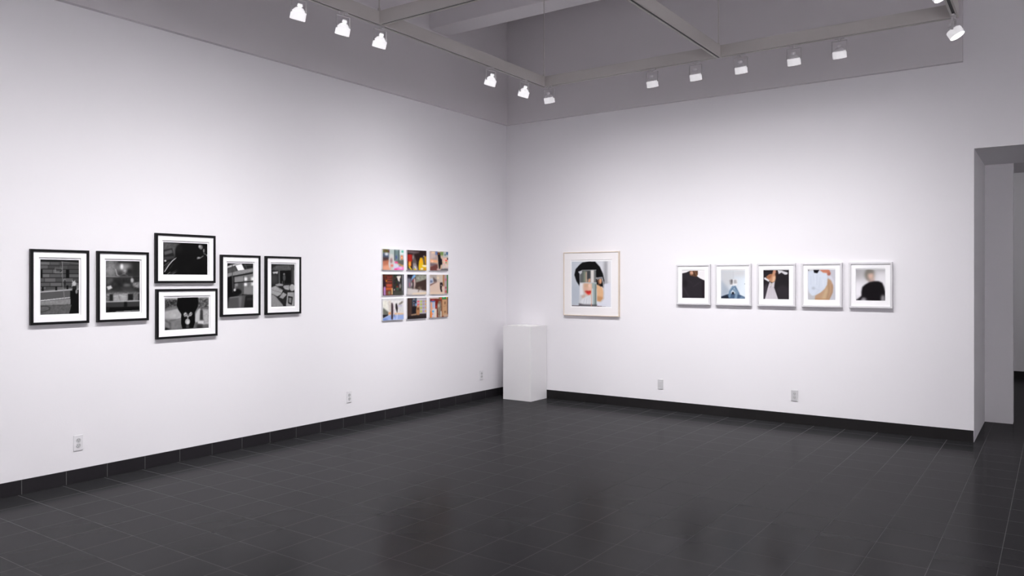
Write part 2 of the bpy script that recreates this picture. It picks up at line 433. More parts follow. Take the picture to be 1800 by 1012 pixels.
p.L([(197, 552), (625, 524)], 14, 172).L([(197, 536), (625, 512)], 8, 120)
for x, y in ((222, 522), (368, 516), (495, 505)): p.R(x-10, y-24, x+11, y+22, 5)
p.P([(197, 562), (530, 542), (625, 538), (625, 610), (197, 634)], 84).P([(197, 640), (625, 604), (625, 612), (197, 652)], 200)
p.P([(197, 655), (625, 622), (625, 690), (197, 698)], 132).R(197, 696, 625, 800, 88, 1.5).N(197, 650, 625, 800, 9, 1.0)
p.L([(197, 708), (260, 706), (300, 722), (296, 745), (240, 765), (200, 770)], 6, 40, .5)
p.L([(425, 222), (625, 238)], 6, 118).L([(437, 222), (441, 450), (466, 676)], 6, 132).E(462, 425, 16, 20, 120).E(465, 455, 10, 35, 30)
p.P([(525, 545), (535, 535), (548, 550), (552, 498), (575, 488), (598, 500), (600, 540), (625, 528), (625, 800), (512, 800), (540, 700), (528, 690)], 6)
p.E(570, 462, 24, 26, 185, .6).L([(548, 430), (565, 450), (580, 428)], 6, 200).L([(546, 492), (556, 470)], 9, 170).E(598, 552, 13, 24, 130, .5).E(572, 510, 14, 18, 28).R(600, 480, 625, 520, 120, 1)
pics['street'] = p
p = Pic(74, 108, (185, 198, 597, 822), 62, 4)
p.R(185, 198, 300, 395, 132, 5).N(185, 198, 330, 390, 12, 1.2).E(405, 300, 85, 80, 150, 6).E(375, 268, 17, 36, 245, 1.5).R(500, 198, 597, 395, 36, 4).R(330, 198, 597, 222, 30, 2)
p.E(360, 345, 42, 28, 40, 4).E(470, 330, 42, 46, 26, 3).R(400, 340, 470, 385, 45, 4).L([(300, 300), (318, 370), (345, 382), (420, 346)], 9, 175, .6).L([(190, 388), (340, 398), (500, 395)], 12, 140, 1).R(340, 350, 500, 392, 48, 2, .8)
p.L([(185, 403), (597, 405)], 7, 4).R(185, 410, 597, 585, 36, 2).N(185, 410, 597, 585, 8, 2).E(215, 450, 30, 40, 90, 3).P([(192, 510), (245, 497), (262, 530), (212, 552)], 205, .8).E(505, 440, 18, 28, 150, 1.5).P([(505, 470), (597, 450), (597, 530), (520, 520)], 125, 2).N(505, 440, 597, 540, 22, 1)
p.E(438, 496, 42, 20, 104, 2).E(450, 545, 90, 25, 62, 3).R(185, 590, 597, 694, 128, 2).N(185, 580, 597, 694, 30, 1.2).R(270, 600, 450, 690, 165, 3, .6).L([(280, 630), (340, 615), (420, 640)], 9, 190, 1.2).L([(300, 665), (380, 680), (440, 655)], 9, 175, 1.2).L([(330, 600), (360, 690)], 6, 90, 1).R(228, 600, 270, 687, 26, 1).R(450, 600, 517, 682, 22, 1).R(578, 600, 597, 700, 20, 1)
p.E(250, 430, 20, 25, 85, 2).L([(200, 560), (330, 590), (420, 575), (560, 585)], 16, 120, 2.5, .7).E(500, 430, 14, 24, 175, 1).L([(380, 345), (450, 380)], 5, 120, .7).E(415, 320, 18, 10, 210, 2).R(520, 590, 580, 690, 80, 2, .6).L([(185, 694), (597, 690)], 10, 190, .7).R(185, 702, 597, 758, 52, 1).R(403, 700, 440, 760, 12, 1).R(185, 760, 597, 822, 4, 1).P([(185, 760), (235, 760), (200, 822), (185, 822)], 30, 1).P([(300, 812), (592, 803), (592, 815), (295, 822)], 122)
pics['window'] = p
p = Pic(108, 74, (240, 252, 988, 790), 7, 5)
p.P([(240, 252), (540, 262), (470, 330), (442, 400), (440, 500), (240, 570)], 80, 1.5).N(240, 252, 440, 560, 8, 1).P([(240, 385), (385, 350), (428, 500), (240, 560)], 30, 1).P([(252, 410), (375, 372), (395, 425), (262, 468)], 88, 1).P([(248, 498), (420, 480), (420, 520), (248, 545)], 58, 1)
p.L([(248, 720), (310, 620), (380, 560)], 16, 60, 1).L([(244, 650), (330, 580)], 8, 95, .5).L([(262, 742), (330, 632), (395, 555), (458, 505)], 13, 205, .4).E(272, 563, 16, 15, 215, .6)
p.P([(285, 740), (350, 650), (470, 540), (520, 680), (400, 790), (260, 790)], 10, 1).L([(350, 690), (400, 610)], 6, 55).L([(300, 788), (350, 750)], 10, 120).L([(345, 782), (495, 690), (490, 655)], 7, 85, .5).L([(385, 784), (530, 698)], 11, 112, .5)
p.E(600, 410, 160, 155, 9, 2).R(450, 420, 988, 790, 6, 3).E(500, 360, 50, 70, 22, 3).E(640, 690, 60, 40, 14, 4)
p.E(868, 315, 38, 40, 120, 1.2).E(850, 300, 16, 18, 190, 1).E(928, 375, 16, 34, 150, 1).L([(760, 285), (850, 360), (900, 400)], 22, 4, 1).L([(925, 420), (960, 440)], 14, 110, .6).L([(810, 515), (865, 500), (915, 465)], 15, 120, .6).E(835, 498, 28, 15, 150, .8).R(938, 275, 988, 410, 6, 1).E(982, 452, 9, 16, 190, .5)
pics['umbrella'] = p
p = Pic(108, 74, (245, 218, 990, 752), 105, 6)
p.R(245, 218, 990, 245, 190, 1).R(245, 250, 450, 420, 55, 2).N(245, 235, 450, 400, 32, 1).P([(300, 380), (440, 350), (450, 400), (245, 440), (245, 420)], 120, 2).R(800, 240, 990, 420, 85, 2).N(800, 225, 990, 400, 38, 1.1)
p.P([(245, 445), (455, 400), (525, 500), (530, 600), (245, 640)], 172, 1.5).P([(245, 560), (420, 580), (530, 600), (530, 740), (245, 770)], 118, 2).L([(320, 600), (440, 585), (525, 570)], 9, 80, 1).L([(250, 590), (330, 640), (340, 760)], 20, 75, 1.5).P([(245, 700), (330, 740), (330, 760), (245, 760)], 15, 1.5).N(245, 400, 530, 760, 7, 2)
p.P([(700, 640), (880, 560), (990, 600), (990, 752), (700, 752)], 95, 2).P([(795, 440), (850, 400), (835, 610), (800, 640), (745, 650), (760, 500)], 190, 1.2).P([(800, 620), (905, 625), (915, 690), (800, 670)], 205, 1).P([(880, 425), (985, 435), (990, 690), (905, 690)], 168, 1.5).N(880, 420, 990, 700, 15, 1).P([(842, 440), (880, 440), (885, 600), (835, 605)], 45, 1.2).L([(850, 400), (870, 500)], 10, 60, 1).R(780, 690, 880, 752, 40, 2)
p.P([(455, 224), (800, 222), (808, 320), (795, 390), (745, 480), (752, 640), (718, 742), (535, 745), (512, 650), (516, 495), (470, 430), (440, 350)], 3, .5)
p.P([(558, 480), (590, 466), (612, 490), (634, 515), (655, 490), (672, 464), (700, 480), (704, 505), (684, 538), (655, 540), (640, 556), (618, 556), (602, 538), (572, 548), (554, 515)], 150, .7).L([(566, 505), (590, 488)], 9, 225, .6).L([(570, 532), (596, 518)], 8, 190, .6).L([(655, 505), (680, 482)], 9, 220, .6).L([(664, 525), (690, 508)], 8, 185, .6).L([(577, 518), (600, 506)], 6, 40, .5).L([(656, 512), (690, 495)], 6, 60, .5).P([(618, 512), (648, 512), (634, 532)], 12, .5).L([(628, 545), (626, 590)], 14, 175, .6).E(622, 628, 42, 50, 165, .7).E(630, 640, 18, 34, 212, 1.2).R(596, 685, 648, 745, 58, 1)
pics['umbrella_back'] = p
p = Pic(74, 108, (168, 188, 547, 846), 55, 7)
p.P([(168, 200), (240, 188), (168, 230)], 20, 1).P([(168, 235), (285, 195), (370, 188), (300, 215), (168, 262)], 195, .8).P([(168, 270), (280, 235), (300, 300), (168, 330)], 75, 1).P([(380, 190), (547, 188), (547, 250), (430, 272)], 28, 1).L([(400, 225), (540, 205)], 8, 80, 1).L([(420, 190), (450, 265)], 8, 90, 1)
p.P([(168, 340), (320, 300), (547, 255), (547, 312), (245, 375), (168, 395)], 138, 1).N(168, 290, 547, 380, 10, 1).P([(285, 222), (372, 192), (416, 282), (322, 297)], 252, .6)
p.P([(255, 380), (547, 330), (547, 660), (400, 665), (262, 570)], 112, 1).N(262, 380, 547, 650, 12, 2).P([(270, 400), (400, 385), (400, 460), (270, 475)], 135, 1.5).E(435, 420, 24, 30, 250, 1.8).E(535, 418, 22, 30, 240, 1.8).P([(275, 485), (400, 470), (400, 660), (330, 640)], 78, 1.5).E(432, 500, 26, 26, 245, 1.8).E(535, 495, 20, 26, 235, 1.8).E(300, 505, 22, 25, 140, 1.5).R(410, 540, 547, 640, 128, 1.5)
p.L([(262, 478), (547, 452)], 15, 12, .5).L([(248, 384), (547, 328)], 17, 10, .7).L([(262, 380), (264, 570)], 12, 12, .6).L([(405, 380), (400, 655)], 7, 60, .6).L([(380, 652), (547, 664)], 12, 14, .6)
p.P([(168, 400), (232, 370), (240, 520), (260, 640), (350, 665), (185, 690), (168, 770)], 6, 1).E(310, 610, 62, 46, 5, 1.5).L([(238, 190), (240, 400), (246, 610)], 10, 66, .5).E(274, 580, 17, 19, 215, 1)
p.P([(200, 692), (330, 672), (432, 664), (412, 846), (172, 846)], 78, 1).P([(330, 672), (380, 668), (360, 846), (340, 846)], 112, 2).L([(205, 692), (330, 680)], 12, 130, 1).P([(432, 672), (547, 672), (547, 846), (410, 846)], 22, 1).R(450, 700, 547, 735, 45, 1.5)
pics['train'] = p
p = Pic(66, 108, (820, 205, 1152, 828), 30, 8)
p.P([(835, 262), (900, 225), (1090, 208), (1120, 240), (1095, 295), (940, 300), (830, 290)], 84, 1.2).N(820, 205, 1152, 300, 9, 1).R(1105, 210, 1152, 480, 62, 1).L([(1075, 220), (1110, 270), (1110, 400)], 8, 40, .7).R(1138, 290, 1152, 500, 120, 1)
p.P([(940, 304), (1095, 298), (1098, 490), (945, 490)], 5, .6).E(1000, 352, 14, 16, 130, .6).E(1002, 405, 20, 48, 78, 1).L([(995, 440), (1000, 485)], 10, 60, .6).L([(975, 455), (975, 490)], 6, 130, .5)
p.P([(835, 322), (915, 312), (905, 352), (880, 340), (850, 352)], 200, .8).R(822, 360, 920, 500, 44, 2).E(860, 420, 40, 60, 60, 3).L([(930, 300), (934, 495)], 16, 92, .7)
p.P([(870, 505), (930, 488), (985, 500), (985, 525), (900, 528)], 150, .8).P([(1000, 520), (1075, 514), (1072, 590), (1012, 575), (985, 540)], 165, .8).L([(1000, 545), (1072, 540)], 5, 100).E(1118, 552, 40, 52, 172, .8)
p.P([(820, 545), (880, 522), (985, 588), (955, 650), (905, 678), (820, 638)], 158, .8).L([(825, 580), (960, 625)], 6, 110, .5).L([(900, 540), (950, 580)], 6, 105, .5).P([(820, 640), (880, 675), (930, 740), (985, 810), (985, 828), (820, 828)], 138, .8).P([(985, 620), (1038, 652), (985, 716), (930, 694)], 150, .8)
p.P([(1050, 622), (1146, 620), (1146, 828), (1028, 828), (1040, 700)], 155, .8).P([(1058, 676), (1128, 690), (1112, 812), (1055, 785)], 22, .6).P([(1068, 700), (1110, 706), (1102, 785), (1068, 768)], 120, .8).N(820, 500, 1152, 828, 7, 1)
pics['market'] = p

# --- square colour portrait behind a glass jug
p = Pic(92, 94, (157, 188, 692, 806), 200, 9)
p.G(157, 188, 692, 260, (198, 204, 212), (224, 224, 228)).P([(157, 500), (330, 500), (330, 806), (157, 806)], (178, 188, 200), 8, .7).R(598, 188, 655, 510, (165, 165, 170), 2.5).R(655, 188, 692, 470, (228, 228, 230), 2)
p.P([(600, 500), (692, 480), (692, 806), (500, 806), (510, 735), (560, 740), (600, 690)], (222, 224, 234), 1)
p.P([(268, 530), (222, 460), (194, 372), (212, 292), (262, 236), (305, 202), (395, 188), (482, 192), (545, 262), (588, 360), (606, 450), (598, 560), (575, 530), (510, 560), (300, 600)], (12, 12, 14), .6)
p.P([(498, 500), (540, 520), (580, 545), (600, 620), (598, 700), (560, 736), (508, 728)], (226, 182, 140), .8).E(552, 455, 20, 42, (218, 160, 122), .8).L([(515, 430), (535, 500)], 14, (150, 95, 65), .8).P([(508, 660), (600, 680), (560, 736), (508, 728)], (200, 150, 105), 1.5)
p.P([(300, 308), (495, 306), (498, 480), (272, 485), (268, 360)], (100, 104, 102), .6).R(325, 320, 350, 470, (128, 140, 122), 1).R(352, 330, 372, 478, (196, 172, 150), 1).R(372, 320, 418, 430, (66, 68, 70), 1).P([(380, 478), (392, 430), (418, 420), (418, 478)], (214, 160, 130), 1).R(422, 308, 466, 480, (222, 218, 214), .8).R(470, 310, 484, 480, (120, 122, 122), .6).L([(300, 309), (495, 307)], 5, (178, 178, 180)).L([(271, 365), (272, 480)], 6, (190, 190, 195))
p.P([(246, 328), (300, 310), (300, 345), (275, 368)], (198, 200, 204), .6)
p.P([(268, 485), (500, 480), (505, 800), (255, 800)], (205, 208, 212), .5).R(272, 490, 318, 650, (232, 232, 234), 1).P([(318, 492), (430, 492), (430, 640), (400, 668), (345, 640), (322, 560)], (224, 184, 162), 2).E(352, 560, 26, 40, (212, 168, 146), 3).E(410, 560, 16, 30, (232, 194, 172), 2).P([(330, 490), (395, 495), (390, 545), (330, 545)], (206, 168, 140), 1.5).E(405, 522, 18, 22, (240, 205, 185), 1).P([(335, 592), (385, 598), (428, 590), (415, 640), (385, 645), (355, 625)], (226, 182, 158), 1.5).P([(340, 596), (368, 588), (390, 594), (410, 588), (430, 592), (428, 622), (412, 640), (392, 646), (372, 634), (352, 612)], (208, 48, 44), 1).L([(346, 600), (385, 606), (426, 604)], 5, (150, 28, 30), .6).E(402, 624, 14, 7, (232, 92, 84), .8).E(352, 606, 14, 8, (206, 120, 104), 1.2).P([(290, 660), (340, 640), (350, 670), (310, 720)], (205, 180, 165), 1.2)
p.P([(300, 700), (420, 650), (440, 780), (270, 770)], (224, 226, 230), 1.2).L([(372, 690), (360, 770)], 4, (170, 174, 180), .5).L([(400, 680), (400, 770)], 4, (180, 184, 190), .5).L([(340, 700), (320, 765)], 4, (180, 184, 190), .5)
p.R(430, 484, 500, 795, (158, 172, 170), .7).R(428, 490, 438, 790, (232, 190, 160), .6).R(440, 560, 455, 780, (205, 212, 216), .6).R(480, 500, 494, 790, (106, 122, 120), .7).L([(272, 482), (498, 478)], 6, (216, 218, 220), .4).P([(258, 765), (330, 780), (440, 780), (508, 775), (508, 806), (255, 806)], (92, 90, 94), 1)
p.L([(496, 418), (575, 408), (592, 480), (600, 600), (592, 700), (560, 738)], 12, (202, 202, 206), .5).P([(500, 418), (570, 402), (585, 420), (505, 440)], (135, 135, 138), .6)
p.P([(157, 797), (262, 795), (262, 806), (157, 806)], (60, 24, 28)).P([(510, 796), (640, 806), (510, 806)], (70, 28, 30)).L([(430, 770), (430, 806)], 8, (215, 150, 130))
pics['jug'] = p
# --- five colour photographs in white frames
p = Pic(60, 72, (212, 222, 652, 770), (236, 233, 234), 10)
p.P([(212, 275), (290, 258), (355, 228), (430, 240), (500, 330), (570, 378), (652, 415), (652, 770), (212, 770)], (42, 38, 43), .5).P([(360, 222), (520, 222), (520, 300), (495, 345), (440, 335), (365, 310)], (92, 64, 46), .7).E(400, 265, 34, 34, (206, 160, 134), 1).E(392, 300, 22, 14, (150, 105, 80), .8).L([(430, 235), (470, 330)], 12, (60, 38, 28), .8).L([(455, 230), (500, 320)], 7, (150, 105, 70), .6)
p.L([(240, 560), (350, 750)], 16, (58, 54, 60), 1.5).L([(430, 540), (560, 450)], 12, (54, 50, 55), 1.5).L([(330, 420), (420, 480)], 10, (52, 48, 53), 1.5).R(600, 430, 652, 770, (34, 28, 33), 1.5).E(270, 470, 40, 70, (32, 28, 32), 3)
pics['coat'] = p
p = Pic(60, 72, (980, 215, 1450, 782), 210, 11)
p.G(980, 300, 1450, 500, (186, 193, 200), (226, 235, 243)).P([(980, 215), (1215, 215), (1215, 420), (1100, 560), (980, 620)], (200, 203, 206), 4).R(1215, 215, 1450, 330, (205, 206, 208), 5).P([(980, 400), (1140, 600), (1140, 680), (980, 740)], (168, 178, 190), 3).R(1215, 215, 1222, 380, (188, 190, 193), .8)
p.P([(980, 738), (1140, 678), (1320, 680), (1450, 745), (1450, 782), (980, 782)], (66, 88, 116), .6).P([(980, 742), (1100, 700), (1160, 782), (980, 782)], (28, 34, 46), 1.2).P([(1380, 715), (1450, 748), (1450, 782), (1330, 782)], (104, 126, 150), 1)
p.L([(1215, 545), (1155, 640), (1150, 740)], 44, (116, 142, 166), .8).L([(1255, 540), (1290, 610), (1325, 680)], 40, (96, 122, 148), .8).L([(1225, 590), (1285, 640), (1270, 770)], 50, (126, 150, 172), .8).L([(1170, 770), (1230, 700)], 36, (74, 96, 124), .8).E(1215, 668, 24, 26, (20, 24, 36), .8).L([(1240, 540), (1180, 610)], 7, (70, 92, 118), .5)
p.P([(1140, 395), (1300, 388), (1305, 505), (1160, 508)], (222, 222, 224), .5).P([(1142, 402), (1206, 398), (1208, 500), (1160, 500)], (142, 140, 142), 1).P([(1180, 400), (1208, 400), (1208, 470), (1188, 470)], (84, 82, 84), 1).P([(1228, 470), (1236, 405), (1270, 400), (1296, 460), (1262, 476)], (172, 170, 172), 1).L([(1236, 420), (1290, 416)], 5, (150, 148, 150), .6).L([(1215, 395), (1215, 505)], 5, (240, 240, 240)).L([(1170, 512), (1290, 492)], 8, (244, 244, 246)).E(1447, 482, 9, 8, (110, 112, 120), .4)
pics['newspaper'] = p
p = Pic(60, 72, (243, 213, 745, 795), (36, 32, 36), 12)
p.P([(480, 580), (620, 500), (745, 560), (745, 795), (560, 795)], (48, 43, 48), 3).P([(243, 560), (320, 470), (330, 560), (280, 790), (243, 795)], (62, 57, 64), 2).P([(300, 345), (360, 300), (418, 285), (440, 213), (505, 213), (492, 300), (482, 400), (430, 465), (375, 440), (320, 388)], (192, 142, 108), .8).P([(300, 345), (360, 300), (420, 300), (380, 380), (330, 385)], (160, 104, 74), 1.2).E(500, 280, 22, 75, (48, 30, 26), 1.2).E(465, 250, 22, 28, (196, 142, 120), 1).L([(415, 220), (412, 290)], 10, (70, 40, 30), .8).P([(430, 340), (480, 330), (470, 440), (420, 450)], (224, 182, 148), 1.2)
p.P([(250, 370), (278, 355), (362, 415), (350, 446), (300, 415), (262, 395)], (224, 222, 226), .5).P([(525, 216), (600, 222), (720, 262), (716, 298), (668, 306), (600, 262), (548, 292)], (214, 212, 216), .5)
p.P([(368, 440), (400, 480), (468, 440), (456, 560), (538, 795), (270, 795), (330, 560)], (206, 200, 206), .6)
for x in (330, 375, 410, 450, 485): p.L([(400+(x-400)*.4, 540), (x, 795)], 6, (178, 172, 180), .5)
p.E(400, 490, 22, 22, (190, 184, 176), .8).L([(400, 520), (375, 560)], 6, (120, 112, 112), .6)
pics['dress'] = p
p = Pic(60, 72, (217, 203, 758, 806), (196, 197, 204), 13)
p.R(217, 640, 380, 806, (190, 190, 194), 3).R(640, 203, 758, 806, (198, 198, 206), 3).P([(217, 240), (330, 215), (440, 232), (600, 262), (606, 480), (565, 565), (470, 650), (372, 705), (300, 720), (240, 660), (217, 560)], (212, 220, 232), .8)
p.P([(325, 203), (446, 203), (405, 272), (340, 262)], (10, 8, 14), .6).P([(217, 203), (245, 203), (222, 228)], (30, 28, 34)).P([(450, 203), (640, 203), (672, 275), (632, 328), (600, 300), (592, 268), (520, 262), (480, 230)], (196, 122, 96), .8).L([(520, 250), (590, 255)], 10, (220, 160, 130), .8).E(640, 290, 22, 30, (160, 100, 90), 1.2).P([(600, 325), (670, 320), (730, 420), (740, 560), (700, 420)], (214, 214, 224), 1.2)
for q in (((330, 300), (340, 420)), ((400, 300), (390, 500)), ((270, 330), (275, 500)), ((460, 350), (440, 560)), ((300, 560), (430, 600)), ((360, 690), (450, 600))): p.L(q, 9, (192, 200, 214), 1.2)
p.E(325, 570, 32, 28, (178, 186, 198), 1.6).L([(350, 290), (370, 480)], 12, (226, 232, 242), 1.2).L([(520, 400), (530, 540)], 14, (228, 232, 242), 1.5)
p.P([(612, 370), (672, 412), (706, 480), (718, 548), (704, 660), (632, 806), (358, 806), (362, 716), (480, 650), (560, 575), (600, 500)], (186, 152, 122), .8).P([(560, 600), (600, 520), (620, 620), (560, 806), (480, 806)], (198, 170, 136), 2).L([(625, 440), (635, 620), (590, 806)], 12, (150, 118, 86), 1.5).L([(700, 500), (700, 640), (630, 800)], 14, (150, 116, 90), 1.2).L([(365, 780), (600, 800)], 22, (176, 134, 96), 1.5).L([(217, 806), (350, 790)], 8, (150, 165, 150), .8)
pics['shirt'] = p
p = Pic(60, 72, (187, 228, 708, 790), (226, 224, 228), 14)
p.G(250, 228, 300, 560, (178, 176, 178), (240, 238, 242)).R(560, 300, 708, 520, (238, 236, 240), 6).E(225, 300, 70, 80, (160, 158, 160), 8, .7).E(230, 540, 60, 90, (240, 238, 242), 6).R(520, 228, 708, 245, (186, 184, 186), 3)
p.E(425, 320, 85, 96, (118, 116, 108), 3).E(452, 345, 54, 72, (216, 182, 166), 2.5).E(440, 265, 70, 32, (126, 122, 114), 2.5).P([(400, 400), (520, 390), (520, 450), (430, 460)], (196, 170, 160), 2).L([(380, 385), (440, 440)], 18, (130, 120, 112), 2)
p.P([(425, 455), (520, 436), (600, 440), (655, 465), (690, 545), (708, 620), (708, 790), (190, 790), (285, 705), (282, 640), (300, 545), (350, 500)], (18, 14, 18), 1.3).E(322, 770, 52, 40, (160, 158, 162), 2.2).L([(195, 785), (285, 725)], 26, (30, 26, 30), 2).P([(187, 700), (270, 690), (187, 770)], (222, 220, 224), 2).E(668, 735, 32, 58, (158, 156, 160), 2.2).P([(640, 790), (640, 760), (708, 760), (708, 790)], (150, 148, 152), 2)
pics['blur'] = p

# --- nine small colour street prints
def small(rect, bg, seed): return Pic(52, 40, rect, bg, seed)
p = small((140, 120, 632, 590), (196, 200, 198), 20)
p.R(140, 125, 300, 210, (92, 86, 42), 1.5).N(140, 120, 310, 210, 25, 1, False).R(140, 210, 280, 330, (70, 84, 108), 1.5).E(225, 235, 40, 32, (226, 226, 230), 1.2).R(140, 310, 275, 420, (66, 46, 48), 1.5).P([(140, 390), (290, 360), (290, 590), (140, 590)], (184, 112, 84), 1.5).P([(140, 500), (310, 460), (330, 590), (140, 590)], (222, 158, 128), 2)
p.R(300, 130, 400, 250, (176, 190, 186), 1).R(410, 130, 520, 380, (112, 134, 134), 1.2).R(405, 130, 425, 380, (60, 74, 76), .7).R(500, 130, 530, 380, (80, 92, 92), .7).E(455, 300, 22, 45, (80, 92, 140), 1).R(535, 125, 632, 240, (226, 240, 238), .8).E(600, 165, 28, 26, (92, 186, 160), .8).R(545, 250, 632, 370, (190, 205, 200), 1).R(558, 260, 610, 350, (236, 110, 60), 1).E(583, 305, 12, 26, (250, 226, 190), .7)
p.P([(430, 380), (632, 350), (632, 470), (560, 480), (440, 420)], (96, 98, 92), 1).P([(480, 430), (632, 490), (632, 520), (520, 480)], (206, 140, 70), 1).P([(315, 225), (370, 235), (395, 400), (360, 470), (290, 560), (270, 440), (290, 330)], (206, 204, 200), .9).E(335, 380, 30, 60, (156, 122, 124), 1.2).P([(390, 430), (500, 470), (560, 520), (400, 590), (375, 590)], (206, 210, 224), .9).P([(400, 400), (480, 395), (500, 440), (430, 440)], (236, 90, 140), .8).P([(400, 560), (500, 530), (632, 510), (632, 590), (400, 590)], (240, 120, 190), .9).E(440, 580, 40, 16, (230, 50, 120), .8).E(560, 545, 40, 14, (252, 210, 236), .8).E(530, 495, 25, 8, (80, 80, 160), .5).R(320, 460, 380, 520, (226, 120, 110), 1)
pics['n1'] = p
p = small((712, 150, 1170, 600), (34, 18, 16), 21)
p.P([(712, 150), (1000, 170), (1000, 200), (850, 240), (712, 220)], (104, 88, 90), 1.5).R(712, 225, 840, 245, (40, 26, 26), 1).R(716, 245, 828, 405, (168, 32, 24), .8).R(760, 245, 775, 405, (196, 44, 32), .6).R(735, 400, 800, 510, (244, 130, 40), 1).E(765, 460, 20, 30, (252, 176, 70), 1).P([(830, 250), (870, 240), (900, 330), (940, 420), (900, 470), (830, 440)], (96, 84, 80), 1).E(845, 310, 12, 45, (172, 160, 156), .8).P([(840, 440), (920, 440), (980, 600), (830, 600)], (150, 140, 140), 1).P([(870, 500), (900, 500), (940, 590), (900, 590)], (216, 210, 212), .8)
p.P([(735, 520), (765, 505), (830, 590), (790, 600)], (238, 206, 40), .7).P([(712, 560), (780, 560), (800, 600), (712, 600)], (120, 112, 124), .8).E(890, 580, 26, 18, (226, 196, 30), .6).P([(985, 400), (1020, 310), (1060, 310), (1100, 400), (1100, 470), (1170, 470), (1170, 600), (985, 600), (975, 520)], (232, 190, 24), .8).E(1050, 385, 42, 55, (246, 180, 20), .9).P([(1110, 270), (1170, 280), (1170, 460), (1130, 460)], (196, 146, 16), 1).P([(1060, 290), (1110, 330), (1130, 460), (1105, 470)], (120, 106, 80), 1).E(1105, 280, 18, 22, (150, 140, 140), .8).P([(1060, 480), (1170, 475), (1170, 520), (1080, 515)], (250, 240, 222), .8).E(1060, 565, 34, 22, (236, 232, 240), .8).R(1100, 545, 1170, 600, (200, 140, 16), 1)
pics['n2'] = p
p = small((1245, 170, 1672, 600), (206, 182, 164), 22)
p.P([(1245, 170), (1380, 170), (1400, 260), (1420, 380), (1250, 350)], (180, 160, 156), 1).P([(1260, 205), (1370, 230), (1380, 300), (1260, 350)], (206, 184, 178), 1.2).E(1320, 205, 50, 18, (250, 214, 176), 1).R(1370, 170, 1420, 250, (104, 124, 176), 1).P([(1250, 350), (1420, 370), (1420, 420), (1250, 430)], (240, 172, 128), 1.2).E(1300, 400, 30, 18, (252, 206, 176), 1).P([(1245, 430), (1400, 440), (1380, 500), (1250, 510)], (120, 104, 112), 1.2).P([(1245, 520), (1420, 450), (1430, 600), (1245, 600)], (110, 62, 58), 1.2)
p.R(1480, 180, 1570, 260, (118, 150, 80), 1.2).R(1560, 175, 1672, 300, (196, 204, 206), 1).R(1625, 175, 1672, 240, (66, 104, 146), .8).E(1600, 240, 20, 25, (110, 124, 112), 1).P([(1530, 320), (1672, 300), (1672, 480), (1540, 440)], (238, 196, 172), 1.2).E(1625, 372, 20, 18, (232, 70, 64), .6).E(1622, 418, 14, 14, (60, 140, 104), .6).R(1645, 310, 1672, 350, (20, 16, 18), .6).P([(1540, 440), (1672, 460), (1672, 560), (1530, 560)], (226, 206, 200), 1).N(1530, 300, 1672, 560, 16, 1, False)
p.P([(1430, 560), (1672, 550), (1672, 600), (1420, 600)], (96, 96, 100), 1).E(1450, 570, 50, 20, (226, 190, 186), .8).P([(1415, 200), (1475, 195), (1495, 320), (1525, 350), (1530, 460), (1500, 470), (1480, 560), (1455, 560), (1440, 460), (1432, 330)], (22, 16, 22), .7).E(1448, 225, 18, 18, (206, 112, 40), .8).R(1490, 470, 1510, 560, (220, 180, 130), .8)
pics['n3'] = p
p = small((143, 98, 632, 580), (44, 36, 30), 23)
p.R(143, 98, 370, 580, (88, 40, 30), 1.5).N(143, 98, 370, 580, 22, .9, False)
for y in (150, 200, 260, 320, 360): p.R(245, y, 350, y+26, (150, 60, 46), .8).R(260, y+28, 350, y+42, (50, 40, 42), .8)
p.R(220, 330, 350, 380, (184, 84, 56), 1).R(215, 400, 350, 460, (198, 92, 44), 1).P([(143, 180), (200, 260), (215, 380), (143, 380)], (38, 22, 30), 1).E(225, 250, 15, 20, (226, 150, 40), .7).P([(165, 380), (205, 380), (215, 580), (160, 580)], (172, 128, 190), .8).R(215, 470, 340, 580, (120, 66, 48), 1.2).E(290, 520, 25, 40, (120, 130, 100), 1).R(345, 410, 374, 560, (232, 196, 140), .9)
p.R(374, 98, 632, 580, (46, 44, 40), .5).N(385, 98, 600, 580, 18, 1, False).L([(376, 98), (376, 580)], 6, (110, 104, 92)).P([(455, 140), (560, 130), (550, 200), (530, 275), (495, 240), (480, 190)], (234, 228, 218), .7).E(550, 215, 14, 30, (40, 36, 34), .7).R(590, 98, 606, 580, (150, 152, 160), .6).R(606, 98, 632, 550, (64, 62, 70), .6).E(475, 395, 24, 26, (150, 40, 36), .9).P([(450, 400), (510, 400), (510, 470), (455, 470)], (60, 92, 72), .9).E(545, 370, 22, 55, (150, 140, 138), 1).E(408, 455, 14, 14, (226, 196, 196), .7).R(390, 480, 600, 580, (66, 66, 60), 1.2)
pics['n4'] = p
p = small((710, 105, 1168, 550), (96, 86, 78), 24)
p.P([(710, 105), (830, 105), (800, 250), (710, 260)], (36, 32, 44), 1).P([(712, 180), (800, 200), (800, 400), (712, 380)], (116, 114, 128), 1.3).L([(760, 290), (765, 370)], 12, (206, 80, 100), .8).P([(860, 115), (900, 105), (905, 150), (850, 190), (815, 250), (805, 215), (820, 160)], (120, 172, 224), .8).P([(900, 110), (1168, 105), (1168, 210), (1000, 260), (910, 270), (920, 180)], (146, 148, 134), 1).N(900, 105, 1168, 240, 18, 1.2).P([(915, 290), (1168, 205), (1168, 470), (1040, 470), (905, 420)], (62, 44, 38), .8)
